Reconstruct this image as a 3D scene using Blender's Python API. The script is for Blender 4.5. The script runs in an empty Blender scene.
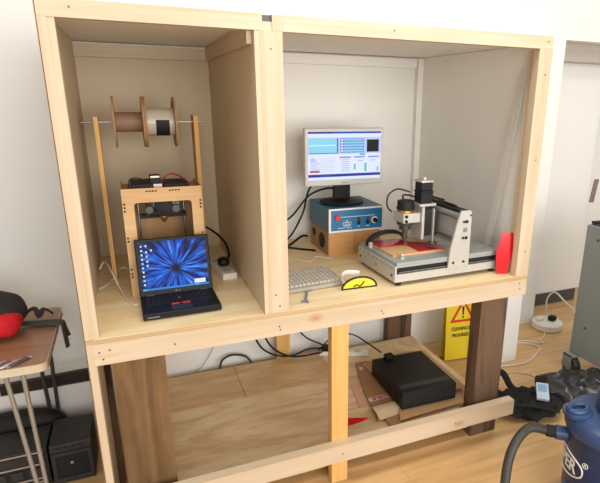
import bpy, bmesh, math, random
from mathutils import Vector, Matrix, noise as mnoise
random.seed(7)
C = bpy.context.scene.collection
PI = math.pi

# ------------------------------------------------------------------ materials
def srgb(h):
    v = [int(h[i:i+2], 16)/255 for i in (0, 2, 4)]
    return tuple(((c/12.92) if c <= .04045 else ((c+.055)/1.055)**2.4) for c in v) + (1,)

def base_mat(name):
    m = bpy.data.materials.new(name); m.use_nodes = True
    nt = m.node_tree; return m, nt, nt.nodes['Principled BSDF']

def plain(name, col, rough=.5, metal=0, noise=.06, nscale=40, bump=0.0, spec=None):
    m, nt, b = base_mat(name)
    N, L = nt.nodes, nt.links
    c = srgb(col)
    tc = N.new('ShaderNodeTexCoord'); nz = N.new('ShaderNodeTexNoise')
    nz.inputs['Scale'].default_value = nscale; nz.inputs['Detail'].default_value = 3
    L.new(tc.outputs['Object'], nz.inputs['Vector'])
    rp = N.new('ShaderNodeValToRGB')
    rp.color_ramp.elements[0].position = .3; rp.color_ramp.elements[1].position = .7
    rp.color_ramp.elements[0].color = tuple(x*(1-noise) for x in c[:3]) + (1,)
    rp.color_ramp.elements[1].color = tuple(min(1, x*(1+noise)) for x in c[:3]) + (1,)
    L.new(nz.outputs['Fac'], rp.inputs['Fac']); L.new(rp.outputs['Color'], b.inputs['Base Color'])
    b.inputs['Roughness'].default_value = rough; b.inputs['Metallic'].default_value = metal
    if spec is not None: b.inputs['Specular IOR Level'].default_value = spec
    if bump:
        bp = N.new('ShaderNodeBump'); bp.inputs['Strength'].default_value = bump; bp.inputs['Distance'].default_value = .002
        L.new(nz.outputs['Fac'], bp.inputs['Height']); L.new(bp.outputs['Normal'], b.inputs['Normal'])
    return m

def wood(name, c1, c2, axis='X', scale=9, stretch=.06, rough=.6, knots=None, dist=1.2, c3=None):
    """grain runs along axis"""
    m, nt, b = base_mat(name)
    N, L = nt.nodes, nt.links
    tc = N.new('ShaderNodeTexCoord'); mp = N.new('ShaderNodeMapping')
    s = {'X': (stretch, 1, 1), 'Y': (1, stretch, 1), 'Z': (1, 1, stretch)}[axis]
    mp.inputs['Scale'].default_value = s
    L.new(tc.outputs['Object'], mp.inputs['Vector'])
    nz = N.new('ShaderNodeTexNoise'); nz.inputs['Scale'].default_value = scale; nz.inputs['Detail'].default_value = 4
    nz.inputs['Distortion'].default_value = dist
    L.new(mp.outputs['Vector'], nz.inputs['Vector'])
    n2 = N.new('ShaderNodeTexNoise'); n2.inputs['Scale'].default_value = scale*9; n2.inputs['Detail'].default_value = 3
    L.new(mp.outputs['Vector'], n2.inputs['Vector'])
    mx = N.new('ShaderNodeMath'); mx.operation = 'MULTIPLY_ADD'; mx.inputs[1].default_value = .35
    L.new(n2.outputs['Fac'], mx.inputs[0]); L.new(nz.outputs['Fac'], mx.inputs[2])
    rp = N.new('ShaderNodeValToRGB'); e = rp.color_ramp.elements
    e[0].position = .5; e[1].position = .85; e[0].color = srgb(c1); e[1].color = srgb(c2)
    if c3:
        k = e.new(.66); k.color = srgb(c3)
    L.new(mx.outputs[0], rp.inputs['Fac'])
    out = rp.outputs['Color']
    if knots:
        vm = N.new('ShaderNodeMapping')
        vm.inputs['Scale'].default_value = {'X': (.55, 1, 1), 'Y': (1, .55, 1), 'Z': (1, 1, .55)}[axis]
        L.new(tc.outputs['Object'], vm.inputs['Vector'])
        vo = N.new('ShaderNodeTexVoronoi'); vo.inputs['Scale'].default_value = 4.5
        L.new(vm.outputs['Vector'], vo.inputs['Vector'])
        kr = N.new('ShaderNodeValToRGB'); kr.color_ramp.elements[0].position = .02; kr.color_ramp.elements[1].position = .11
        kr.color_ramp.elements[0].color = (1, 1, 1, 1); kr.color_ramp.elements[1].color = (0, 0, 0, 1)
        L.new(vo.outputs['Distance'], kr.inputs['Fac'])
        mm = N.new('ShaderNodeMix'); mm.data_type = 'RGBA'
        L.new(kr.outputs['Color'], mm.inputs['Factor']); L.new(out, mm.inputs['A']); mm.inputs['B'].default_value = srgb(knots)
        out = mm.outputs['Result']
    L.new(out, b.inputs['Base Color'])
    b.inputs['Roughness'].default_value = rough
    bp = N.new('ShaderNodeBump'); bp.inputs['Strength'].default_value = .15; bp.inputs['Distance'].default_value = .001
    L.new(n2.outputs['Fac'], bp.inputs['Height']); L.new(bp.outputs['Normal'], b.inputs['Normal'])
    return m

def glow(name, col, s=1.0):
    m, nt, b = base_mat(name)
    c = srgb(col)
    b.inputs['Base Color'].default_value = (0.01, 0.01, 0.01, 1)
    b.inputs['Emission Color'].default_value = c; b.inputs['Emission Strength'].default_value = s
    b.inputs['Roughness'].default_value = .5; b.inputs['Specular IOR Level'].default_value = .1
    return m

def clear(name, col, rough=.1, trans=1.0, ior=1.2, alpha=1.0):
    m, nt, b = base_mat(name)
    b.inputs['Base Color'].default_value = srgb(col); b.inputs['Roughness'].default_value = rough
    b.inputs['Transmission Weight'].default_value = trans; b.inputs['IOR'].default_value = ior
    b.inputs['Alpha'].default_value = alpha
    return m

M = {}
M['pineX'] = wood('pine_x', 'd2bfa6', 'c3ac8c', 'X', 10, .05, knots='b98a58')
M['pineZ'] = wood('pine_z', 'd0bda2', 'c1a988', 'Z', 10, .05, knots='b98a58')
M['pineY'] = wood('pine_y', 'cebb9e', 'bfa785', 'Y', 10, .05)
M['post'] = wood('orange_pine', 'e0b36c', 'cf9a50', 'Z', 10, .05, knots='7a4a22')
M['ply'] = wood('plywood', 'efdcb4', 'e2c490', 'X', 5, .16, dist=2.2, rough=.55)
M['ply_edge'] = wood('plywood_edge', 'd0b48a', 'b3936a', 'X', 14, .03)
M['shelf'] = wood('shelf_plywood', 'ecd6b0', 'd2b082', 'X', 4.2, .28, dist=3.0, rough=.45, c3='e4ca9f')
M['shelf2'] = wood('shelf_plywood_dark', 'dfc093', 'c59d6c', 'X', 4.2, .24, dist=3.0, rough=.45)
M['shelfpale'] = wood('shelf_plywood_pale', 'ead3a8', 'cba678', 'Y', 4.2, .3, dist=3.0, rough=.5)
M['old'] = wood('old_timber', '80603a', '59401f', 'Z', 5, .16, dist=2.6, rough=.75, knots='3d2612', c3='6e5130')
M['old2'] = wood('old_timber_dark', '6d4f38', '3d281b', 'Z', 8, .1, dist=2.0, rough=.8, c3='6a523e')
M['mdf'] = plain('white_board', 'e6e3dc', .6, noise=.02, nscale=3)
M['mdfwarm'] = plain('cream_board', 'cbb899', .6, noise=.03, nscale=3)
M['chip'] = plain('rough_board_edge', '8a6a48', .8, noise=.3, nscale=80)
M['wall'] = plain('wall_paint', 'e9e7e1', .7, noise=.012, nscale=2)
M['skirting'] = plain('grey_skirting', '4a4845', .5)
M['darkbrown'] = plain('dark_brown_strip', '241610', .5)
M['screw'] = plain('screw_steel', '6b6257', .4, .6)
M['black'] = plain('black_plastic', '141416', .5, noise=.2, spec=.25)
M['blackm'] = plain('matt_black', '100f10', .7, noise=.2)
M['case'] = plain('black_case_paint', '0d0d0e', .5, noise=.15, nscale=120, spec=.3)
M['darkgrey'] = plain('dark_grey_plastic', '2f2f31', .5)
M['grey'] = plain('grey_plastic', '77777a', .5)
M['white'] = plain('white_plastic', 'e4e0d8', .4, noise=.02)
M['bezel'] = plain('silver_bezel', 'bfbcb6', .4, noise=.02)
M['steel'] = plain('steel_rod', 'a9a7a3', .3, .9)
M['alu'] = plain('brushed_aluminium', 'c3bfb8', .42, .35, noise=.03)
M['alu2'] = plain('grey_aluminium', 'a3a8a4', .45, .3, noise=.03)
M['aluplate'] = plain('dull_aluminium_plate', 'c0beba', .4, .2, noise=.12, nscale=14)
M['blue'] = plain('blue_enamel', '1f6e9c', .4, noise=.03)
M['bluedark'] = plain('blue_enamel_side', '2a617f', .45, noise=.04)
M['red'] = plain('red_acrylic', 'd3101c', .15, noise=.03)
M['redled'] = plain('red_button', 'e0301c', .3)
M['redsheet'] = plain('red_plastic_sheet', 'b02a2a', .12, noise=.04)
M['tan'] = wood('tan_board', 'deb887', 'c99a66', 'X', 8, .1)
M['speaker'] = wood('speaker_veneer', 'cf9d66', 'b8834e', 'X', 9, .06, rough=.45)
M['spool'] = wood('spool_board', 'ad865c', '97724a', 'X', 9, .2)
M['spoolcard'] = plain('brown_card_tube', '8a6850', .6, noise=.08)
M['filament'] = plain('clear_white_filament', 'c2b6a4', .3, noise=.05, nscale=120)
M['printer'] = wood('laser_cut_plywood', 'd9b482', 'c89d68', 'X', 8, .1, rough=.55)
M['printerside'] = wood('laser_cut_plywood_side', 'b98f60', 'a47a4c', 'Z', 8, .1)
M['burnt'] = plain('burnt_slot', '2a1a0e', .8)
M['brass'] = plain('brass', 'd9a24a', .25, .9)
M['smoke'] = clear('smoky_acrylic', '8d877f', .12, .9, 1.3)
M['redwire'] = plain('red_wire', '8e1c1c', .5)
M['cardboard'] = plain('cardboard', 'c39a6c', .8, noise=.06, nscale=18)
M['cardboard2'] = plain('cardboard_dark', 'a57d55', .85, noise=.06, nscale=18)
M['cardpale'] = plain('cardboard_pale', 'd6c09a', .8, noise=.05, nscale=18)
M['tape'] = plain('white_tape', 'd8c8bd', .4)
M['taperd'] = plain('red_print', 'b01222', .5)
M['pink'] = plain('pink_card', 'e0a793', .7)
M['yellow'] = plain('yellow_plastic', 'f0d42e', .4, noise=.02)
M['yelpale'] = plain('yellow_plastic_edge', 'e6cf55', .5, noise=.02)
M['signred'] = plain('sign_red', 'd23a26', .5)
M['ink'] = plain('black_ink', '1c1a16', .6)
M['lens'] = plain('yellow_lens', 'e3d33a', .15, noise=.1, nscale=20)
M['trolley'] = plain('grey_cabinet_paint', '7f8480', .45, noise=.03, nscale=8)
M['trolleyedge'] = plain('dark_grey_paint', '3a3e42', .5)
M['vac'] = plain('blue_vacuum_plastic', '2e456c', .35, noise=.05)
M['vacdrum'] = plain('blue_vacuum_drum', '202f54', .3, noise=.05)
M['logo'] = plain('white_print', 'e8e6e0', .5)
M['hose'] = plain('dark_grey_hose', '35352f', .55, noise=.1)
M['bagcloth'] = plain('black_bag_cloth', '131313', .85, noise=.3, nscale=60)
M['bagfilm'] = plain('black_bin_film', '2b2a2a', .22, noise=.3, nscale=12)
M['device'] = plain('pale_blue_plastic', 'b8c4d2', .3)
M['devscreen'] = plain('blue_grey_screen', '7f9fc4', .2)
M['formica'] = wood('wood_effect_laminate', 'a97d5a', '8b6346', 'X', 9, .07, rough=.35)
M['edge'] = plain('cream_table_edge', 'cdbfa4', .5)
M['chrome'] = plain('chrome_rod', '9f988c', .3, .35)
M['darkmetal'] = plain('dark_metal', '4c4844', .4, .5)
M['bpred'] = plain('red_bag_cloth', 'c8121d', .8, noise=.12, nscale=50)
M['bpblack'] = plain('dark_brown_bag_cloth', '2d2524', .85, noise=.25, nscale=60)
M['strap'] = plain('grey_strap', '46443c', .8, noise=.2, nscale=90)
M['foil'] = plain('foil_packet', 'b9b2b0', .3, .5, noise=.3, nscale=30)
M['foildark'] = plain('foil_packet_dark', '5a5054', .4, .3, noise=.2, nscale=30)
M['stereo'] = plain('black_stereo_plastic', '1b1c1d', .4, noise=.15)
M['stereo2'] = plain('dark_stereo_panel', '2c2b29', .5, noise=.15)
M['silver'] = plain('silver_trim', 'b7b0a4', .3, .6)
M['cream_cable'] = plain('white_cable', 'd9d0c0', .5)
M['keyboard'] = plain('grey_keyboard_plastic', 'a39b8a', .5)
M['keycap'] = plain('pale_keycap', 'bbb3a3', .45)
M['photo'] = plain('photo_print', '8a7768', .5, noise=.5, nscale=45)

def floor_mat():
    m, nt, b = base_mat('laminate_floor'); N, L = nt.nodes, nt.links
    tc = N.new('ShaderNodeTexCoord')
    br = N.new('ShaderNodeTexBrick'); br.offset = .37
    br.inputs['Scale'].default_value = 1; br.inputs['Brick Width'].default_value = 1.3; br.inputs['Row Height'].default_value = .13
    br.inputs['Mortar Size'].default_value = .0012; br.inputs['Bias'].default_value = 0
    br.inputs['Color1'].default_value = srgb('d8b07a'); br.inputs['Color2'].default_value = srgb('d0a56e'); br.inputs['Mortar'].default_value = srgb('b98a54')
    L.new(tc.outputs['Object'], br.inputs['Vector'])
    mp = N.new('ShaderNodeMapping'); mp.inputs['Scale'].default_value = (.1, 1, 1); L.new(tc.outputs['Object'], mp.inputs['Vector'])
    nz = N.new('ShaderNodeTexNoise'); nz.inputs['Scale'].default_value = 22; nz.inputs['Detail'].default_value = 4
    L.new(mp.outputs['Vector'], nz.inputs['Vector'])
    rp = N.new('ShaderNodeValToRGB'); rp.color_ramp.elements[0].position = .35; rp.color_ramp.elements[1].position = .7
    rp.color_ramp.elements[0].color = (.82, .80, .76, 1); rp.color_ramp.elements[1].color = (1.05, 1.05, 1.05, 1)
    L.new(nz.outputs['Fac'], rp.inputs['Fac'])
    mx = N.new('ShaderNodeMix'); mx.data_type = 'RGBA'; mx.blend_type = 'MULTIPLY'; mx.inputs['Factor'].default_value = 1
    L.new(br.outputs['Color'], mx.inputs['A']); L.new(rp.outputs['Color'], mx.inputs['B'])
    L.new(mx.outputs['Result'], b.inputs['Base Color']); b.inputs['Roughness'].default_value = .32
    return m
M['floor'] = floor_mat()

def burst_mat():
    """desktop wallpaper: blue rays bursting from a dark centre"""
    m, nt, b = base_mat('blue_burst_screen'); N, L = nt.nodes, nt.links
    tc = N.new('ShaderNodeTexCoord')
    sp = N.new('ShaderNodeSeparateXYZ'); L.new(tc.outputs['Object'], sp.inputs[0])
    def math_(op, a, b_=None, c=None):
        n = N.new('ShaderNodeMath'); n.operation = op
        for i, v in enumerate((a, b_, c)):
            if v is None: continue
            if isinstance(v, (int, float)): n.inputs[i].default_value = v
            else: L.new(v, n.inputs[i])
        return n.outputs[0]
    x = math_('ADD', sp.outputs['X'], -.005); z = math_('ADD', sp.outputs['Z'], -.112)
    ang = math_('ARCTAN2', z, x)
    r = math_('SQRT', math_('ADD', math_('MULTIPLY', x, x), math_('MULTIPLY', z, z)))
    cb = N.new('ShaderNodeCombineXYZ')
    L.new(math_('MULTIPLY', math_('COSINE', ang), 3.2), cb.inputs[0]); L.new(math_('MULTIPLY', math_('SINE', ang), 3.2), cb.inputs[1])
    L.new(math_('MULTIPLY', r, 5.0), cb.inputs[2])
    nz = N.new('ShaderNodeTexNoise'); nz.inputs['Scale'].default_value = 2.6; nz.inputs['Detail'].default_value = 5
    L.new(cb.outputs[0], nz.inputs['Vector'])
    ramp = N.new('ShaderNodeValToRGB'); e = ramp.color_ramp.elements
    e[0].position = .40; e[0].color = srgb('020a30'); e[1].position = .78; e[1].color = srgb('8fd4ff')
    k = e.new(.5); k.color = srgb('0a46c0'); k = e.new(.6); k.color = srgb('1673ee')
    L.new(nz.outputs['Fac'], ramp.inputs['Fac'])
    fall = N.new('ShaderNodeValToRGB'); f = fall.color_ramp.elements
    f[0].position = .012; f[0].color = (.02, .02, .03, 1); f[1].position = .17; f[1].color = (.1, .1, .12, 1)
    k = f.new(.032); k.color = (1, 1, 1, 1); k = f.new(.1); k.color = (.7, .7, .75, 1)
    L.new(r, fall.inputs['Fac'])
    mx = N.new('ShaderNodeMix'); mx.data_type = 'RGBA'; mx.blend_type = 'MULTIPLY'; mx.inputs['Factor'].default_value = 1
    L.new(ramp.outputs['Color'], mx.inputs['A']); L.new(fall.outputs['Color'], mx.inputs['B'])
    b.inputs['Base Color'].default_value = (.01, .01, .012, 1); b.inputs['Roughness'].default_value = .5; b.inputs['Specular IOR Level'].default_value = .1
    L.new(mx.outputs['Result'], b.inputs['Emission Color']); b.inputs['Emission Strength'].default_value = 1.35
    return m
M['burst'] = burst_mat()
for n, c in dict(scrwhite='e2eaff', scrblue='2450c0', scrcyan='8fd8ee', scrteal='4cc8c4', scrdark='1c1816', scrred='c83a3a', scrpale='b9cdf8',
                 scrnavy='2c3f96', scrline='7f94d8', scrgrey='a9b6dc', icon='cfe4ee', icon2='d8d4a0', taskbar='2f86d8').items():
    M[n] = glow(n, c, 1.25)

# ------------------------------------------------------------------ geometry
class G:
    """collects shapes into one mesh"""
    def __init__(s): s.v = []; s.f = []; s.sm = []; s.mi = []; s.mats = []
    def add(s, verts, faces, mat=None, smooth=False, xf=None):
        o = len(s.v)
        s.v += [tuple(xf @ Vector(v)) if xf else tuple(v) for v in verts]
        if mat is not None and mat not in s.mats: s.mats.append(mat)
        i = s.mats.index(mat) if mat is not None else 0
        for f in faces: s.f.append([k+o for k in f]); s.sm.append(smooth); s.mi.append(i)
        return s
    def box(s, x0, x1, y0, y1, z0, z1, mat=None, bev=0, xf=None):
        bm = bmesh.new(); bmesh.ops.create_cube(bm, size=1)
        for v in bm.verts: v.co = Vector(((x0+x1)/2+v.co.x*(x1-x0), (y0+y1)/2+v.co.y*(y1-y0), (z0+z1)/2+v.co.z*(z1-z0)))
        if bev: bmesh.ops.bevel(bm, geom=bm.edges[:], offset=bev, segments=2, affect='EDGES', profile=.5)
        bm.verts.index_update()
        s.add([v.co.copy() for v in bm.verts], [[v.index for v in f.verts] for f in bm.faces], mat, False, xf); bm.free(); return s
    def prism(s, pts, axis, a0, a1, mat=None, xf=None):
        """polygon pts in the two other axes, extruded a0..a1 along axis"""
        def P(p, a): return {'X': (a, p[0], p[1]), 'Y': (p[0], a, p[1]), 'Z': (p[0], p[1], a)}[axis]
        n = len(pts); v = [P(p, a0) for p in pts] + [P(p, a1) for p in pts]
        f = [list(range(n)), list(range(2*n-1, n-1, -1))] + [[i, i+n, (i+1) % n+n, (i+1) % n] for i in range(n)]
        return s.add(v, f, mat, False, xf)
    def lathe(s, prof, c, axis='Z', n=32, mat=None, smooth=True, xf=None, sx=1, sy=1):
        """prof: (r, h) pairs; closed at both ends"""
        v = []; f = []
        def P(r, h, a):
            x, y = r*math.cos(a)*sx, r*math.sin(a)*sy
            d = {'Z': (x, y, h), 'X': (h, x, y), 'Y': (x, h, y)}[axis]
            return (c[0]+d[0], c[1]+d[1], c[2]+d[2])
        for r, h in prof:
            for k in range(n): v.append(P(r, h, 2*PI*k/n))
        for j in range(len(prof)-1):
            for k in range(n): f.append([j*n+k, j*n+(k+1) % n, (j+1)*n+(k+1) % n, (j+1)*n+k])
        f.append(list(range(n))[::-1]); f.append([(len(prof)-1)*n+k for k in range(n)])
        return s.add(v, f, mat, smooth, xf)
    def cyl(s, c, r, h, axis='Z', n=24, mat=None, bev=.0, xf=None):
        p = [(r, 0), (r, h)] if not bev else [(r-bev, 0), (r, bev), (r, h-bev), (r-bev, h)]
        return s.lathe(p, c, axis, n, mat, n > 10, xf)
    def tube(s, pts, r, n=8, mat=None, sub=0, flat=None, xf=None, rfun=None):
        """swept round (or flat = (w, t)) section along pts, smoothed by Catmull-Rom when sub"""
        P = [Vector(p) for p in pts]
        if sub:
            Q = []
            for i in range(len(P)-1):
                a, b, c, d = P[max(i-1, 0)], P[i], P[i+1], P[min(i+2, len(P)-1)]
                for k in range(sub):
                    t = k/sub
                    Q.append(.5*((2*b)+(c-a)*t+(2*a-5*b+4*c-d)*t*t+(3*b-a-3*c+d)*t**3))
            P = Q+[P[-1]]
        v = []; f = []
        up = Vector((0, 0, 1)); prev = None
        for i, p in enumerate(P):
            t = (P[min(i+1, len(P)-1)]-P[max(i-1, 0)]).normalized()
            if prev is None:
                u = t.cross(up if abs(t.z) < .95 else Vector((1, 0, 0))).normalized()
            else:
                u = (prev-t*prev.dot(t)).normalized()
            prev = u; w = t.cross(u)
            rr = rfun(i) if rfun else r
            for k in range(n):
                a = 2*PI*k/n
                if flat: v.append(p+u*flat[0]*math.cos(a)*1.0+w*flat[1]*math.sin(a))
                else: v.append(p+u*rr*math.cos(a)+w*rr*math.sin(a))
        m = len(P)
        for j in range(m-1):
            for k in range(n): f.append([j*n+k, j*n+(k+1) % n, (j+1)*n+(k+1) % n, (j+1)*n+k])
        f.append(list(range(n))[::-1]); f.append([(m-1)*n+k for k in range(n)])
        return s.add(v, f, mat, True, xf)
    def ball(s, c, r, n=20, m=12, mat=None, pw=1.0, fn=None, xf=None):
        """(super)ellipsoid with radii r; fn displaces a vertex"""
        v = []; f = []
        def sg(x): return math.copysign(abs(x)**pw, x)
        for j in range(m+1):
            ph = -PI/2+PI*j/m
            for k in range(n):
                th = 2*PI*k/n
                p = Vector((c[0]+r[0]*sg(math.cos(ph))*sg(math.cos(th)), c[1]+r[1]*sg(math.cos(ph))*sg(math.sin(th)), c[2]+r[2]*sg(math.sin(ph))))
                v.append(fn(p) if fn else p)
        for j in range(m):
            for k in range(n): f.append([j*n+k, j*n+(k+1) % n, (j+1)*n+(k+1) % n, (j+1)*n+k])
        return s.add(v, f, mat, True, xf)
    def sheet(s, fn, nu, nv, th=.002, mat=None, smooth=True):
        """surface fn(u, v), given real thickness along -z"""
        v = [Vector(fn(i/nu, j/nv)) for j in range(nv+1) for i in range(nu+1)]
        N = len(v); v += [p-Vector((0, 0, th)) for p in v]; f = []
        q = lambda i, j: j*(nu+1)+i
        for j in range(nv):
            for i in range(nu):
                a = [q(i, j), q(i+1, j), q(i+1, j+1), q(i, j+1)]; f.append(a); f.append([k+N for k in a[::-1]])
        rim = [q(i, 0) for i in range(nu+1)]+[q(nu, j) for j in range(1, nv+1)]+[q(i, nv) for i in range(nu-1, -1, -1)]+[q(0, j) for j in range(nv-1, 0, -1)]
        for a, b in zip(rim, rim[1:]+rim[:1]): f.append([b, a, a+N, b+N])
        return s.add(v, f, mat, smooth)
    def build(s, name, mat=None, parent=None, label=None, link=True):
        me = bpy.data.meshes.new(name); me.from_pydata(s.v, [], s.f)
        ms = [m for m in s.mats] or [mat]
        for m in ms: me.materials.append(M[m] if isinstance(m, str) else m)
        me.polygons.foreach_set('use_smooth', s.sm); me.polygons.foreach_set('material_index', s.mi)
        bm = bmesh.new(); bm.from_mesh(me); bmesh.ops.recalc_face_normals(bm, faces=bm.faces[:]); bm.to_mesh(me); bm.free()
        if any(s.sm) and not all(s.sm) or any(s.sm):
            try: me.set_sharp_from_angle(angle=math.radians(40))
            except Exception: pass
        o = bpy.data.objects.new(name, me); C.objects.link(o)
        if parent: o.parent = parent
        if label: o['label'] = label
        return o

def thing(name, label, cat, loc=(0, 0, 0), rz=0, group=None):
    o = bpy.data.objects.new(name, None); C.objects.link(o); o.empty_display_size = .05
    o.location = loc; o.rotation_euler = (0, 0, rz); return tag(o, label, cat, group)
def tag(o, label, cat, group=None):
    o['label'] = label; o['category'] = cat
    if group: o['group'] = group
    return o
def struct(o): o['kind'] = 'structure'; return o
def dup(root, loc, label):
    r = root.copy(); C.objects.link(r); r.location = loc; r['label'] = label
    for ch in list(root.children):
        c = ch.copy(); C.objects.link(c); c.parent = r
        for g in list(ch.children):
            d = g.copy(); C.objects.link(d); d.parent = c
    return r
def text_mesh(txt, size, ext=.0008, bold=0.0):
    cu = bpy.data.curves.new('lettering', 'FONT'); cu.body = txt; cu.size = size; cu.extrude = ext; cu.offset = bold
    cu.align_x = 'CENTER'; cu.align_y = 'CENTER'
    o = bpy.data.objects.new('lettering', cu); C.objects.link(o)
    dg = bpy.context.evaluated_depsgraph_get()
    me = bpy.data.meshes.new_from_object(o.evaluated_get(dg))
    bpy.data.objects.remove(o); bpy.data.curves.remove(cu)
    return me
def text(txt, size, mat, parent, xf, name='lettering', bold=0.0, warp=None, ext=.0008):
    me = text_mesh(txt, size, ext, bold)
    for v in me.vertices: v.co = warp(v.co) if warp else xf @ v.co
    me.materials.clear(); me.materials.append(M[mat])
    o = bpy.data.objects.new(name, me); C.objects.link(o); o.parent = parent
    return o
RX = lambda a: Matrix.Rotation(a, 4, 'X')
RY = lambda a: Matrix.Rotation(a, 4, 'Y')
RZ = lambda a: Matrix.Rotation(a, 4, 'Z')
T = lambda x, y, z: Matrix.Translation((x, y, z))
UPRIGHT = RX(PI/2)

# ------------------------------------------------------------------ setting
WY = 1.125
struct(G().box(-3.2, 5.6, -3.2, 3.0, -.05, 0).build('floor', 'floor'))
struct(G().box(-3.2, 3.165, WY, WY+.12, 0, 3.0).build('wall_back', 'wall'))
struct(G().box(3.165, 5.6, WY, WY+.12, 2.19, 3.0).build('wall_lintel', 'wall'))
struct(G().box(3.165, 5.6, WY+.12, WY+.25, 2.06, 3.0).build('trim_1', plain('lintel_board', 'b0a89c', .6)))
struct(G().box(3.045, 5.6, WY+.5, WY+.62, 0, 3.0).build('wall_recess', 'wall'))
struct(G().box(3.045, 3.165, WY+.12, WY+.5, 0, 3.0).build('wall_return', 'wall'))
d1 = struct(G().box(3.1659, 3.895, 1.40, 1.44, .11, 2.3).build('door_1', 'wall'))
G().box(3.1659, 3.895, 1.39, 1.45, .0, .11).build('kick_plate', 'skirting', d1)
struct(G().box(-1.6, -.03, .87, WY, 0, .31).build('trim_2', 'wall'))
struct(G().prism([(-.5, .3105), (-.03, .3105), (-.03, .378), (-.5, .366)], 'Y', .875, .9).build('dark_wedge', 'darkbrown'))  # dark brown wedge above the low wall boxing, thinner to the left

# ------------------------------------------------------------------ workbench with two hooded bays
W, ZT, D, CT = 2.0, 2.043, 1.10, .923
wb = thing('workbench', 'big pine workbench with two open hooded bays above and a low shelf below', 'workbench')
b = lambda *a, **k: G().box(*a, **k)
b(-.004, -.0005, .006, D, 0, ZT-.002).build('edge_panel', 'chip', wb, label='rough brown outer board on left end')
b(0, .026, 0, .035, 0, ZT-.054).build('corner_post', 'pineZ', wb)
b(0.0262, .046, 0.002, .04, CT+.001, ZT-.054).build('stud', 'pineZ', wb)
b(0, .018, .036, D, .0, ZT-.03).build('side_panel', 'mdfwarm', wb)
b(.6525, .67, 0, D, CT+.001, ZT-.055).build('divider_panel', 'mdfwarm', wb)
b(.6705, .754, 0, .04, CT+.001, ZT-.054).build('divider_post', 'pineZ', wb)
b(.7545, 2.0, 0, .04, ZT-.0535, ZT).build('top_rail', 'pineX', wb)
tl = b(0, .682, 0, .04, ZT-.0535, ZT).build('top_rail', 'pineX', wb)
b(.718, .754, 0, .04, ZT-.0535, ZT).build('post_block', 'pineZ', wb)
b(.6825, .7175, .004, .04, ZT-.0535, ZT-.024).build('post_block', 'pineX', wb)
b(.6825, .7175, .012, .04, ZT-.024, ZT-.002).build('spacer_block', 'darkmetal', wb)
b(1.926, 2.0, 0, .04, CT+.001, ZT-.054).build('corner_post', 'pineZ', wb)
b(1.938, 1.957, .041, .085, CT+.001, ZT-.06).build('stud', 'pineZ', wb)
b(1.957, 1.975, .041, D, CT+.001, ZT-.03).build('side_panel', 'mdf', wb)
b(.019, .652, D-.012, D, CT+.001, ZT-.035).build('back_panel', 'mdfwarm', wb)
b(.6705, 1.956, D-.012, D, CT+.001, ZT-.0335).build('back_panel', 'mdf', wb)
b(-.004, 2.0, .0405, D+.004, ZT-.028, ZT-.006).build('roof_panel', 'mdf', wb)
b(.019, .652, D-.05, D-.0125, ZT-.098, ZT-.038).build('batten', 'pineX', wb)
b(.634, .652, .0408, D-.0505, ZT-.096, ZT-.029).build('batten', 'pineY', wb)
b(.6705, 1.91, D-.05, D-.0125, ZT-.09, ZT-.038).build('batten', 'mdf', wb)
b(1.918, 1.9565, D-.05, D-.0125, CT+.001, ZT-.033).build('batten', 'mdf', wb)
ct = G().box(.0, 2.0, 0.0, D, CT-.018, CT, 'ply')
ct.box(-.0, 2.0, -.0012, .0, CT-.0175, CT-.001, 'ply_edge').build('worktop', None, wb)
b(.019, 2.0, -.001, .043, .819, .9045).build('front_rail', 'pineX', wb)
b(.05, 1.95, D-.05, D-.01, .819, .9045).build('back_rail', 'pineX', wb)
b(.074, .262, .048, .118, 0, .904).build('leg', 'old', wb, label='thick old brown timber leg')
b(1.770, 1.935, .048, .130, 0, .904).build('leg', 'old2', wb, label='thick dark weathered timber leg')
b(.02, .042, .35, .42, 0, .904).build('leg', 'old2', wb, label='dark timber rear leg')
b(1.765, 1.95, D-.06, D-.0, 0, .818).build('leg', 'old2', wb, label='dark weathered rear leg')
b(.962, 1.048, D-.06, D-.01, 0, .818).build('leg', 'post', wb, label='orange pine rear post')
b(.942, 1.022, .002, .047, 0, .8185).build('support_post', 'post', wb, label='orange pine centre post')
b(.262, 1.968, -.045, .0015, .150, .236).build('lower_rail', 'pineX', wb)
b(.05, .2625, -.045, .0015, .150, .236).build('lower_rail', 'pineX', wb)
b(.262, 1.75, .055, .095, .06, .13).build('shelf_bearer', 'shelf2', wb)
sh = .15
b(.262, 1.24, .05, .66, sh-.018, sh).build('lower_shelf', 'shelf', wb)
b(.262, .678, .6625, D-.065, sh-.018, sh).build('lower_shelf', 'shelf2', wb)
b(.681, 1.24, .6625, D-.065, sh-.018, sh).build('lower_shelf', 'shelf2', wb)
b(1.2405, 1.74, .05, D-.10, sh-.018, sh).build('lower_shelf', 'shelf', wb)
b(1.7405, 1.935, .135, D-.10, sh-.018, sh+.002).build('lower_shelf', 'shelfpale', wb)
b(.3, 1.74, .45, .49, 0.0, sh-.0185).build('shelf_bearer', 'shelf2', wb)
for (x, z, y) in [(.04, .87, -.001), (.05, .842, -.001), (.075, .875, -.001), (.71, .86, -.001), (.713, .845, -.001), (1.955, .885, -.001), (1.96, .855, -.001),
                  (.3, .857, -.001), (1.18, .855, -.001), (1.19, .842, -.001), (.70, 1.0, 0), (.715, .95, 0), (.71, 1.93, 0), (1.97, 1.88, 0), (1.972, 1.5, 0), (1.97, 1.05, 0), (.09, 2.02, 0), (1.2, 2.02, 0), (1.97, 2.02, 0), (.98, .19, -.045), (1.6, .19, -.045)]:
    G().cyl((x, y-.0012, z), .0036, .0012, 'Y', 10).build('screw', 'screw', wb)

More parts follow.
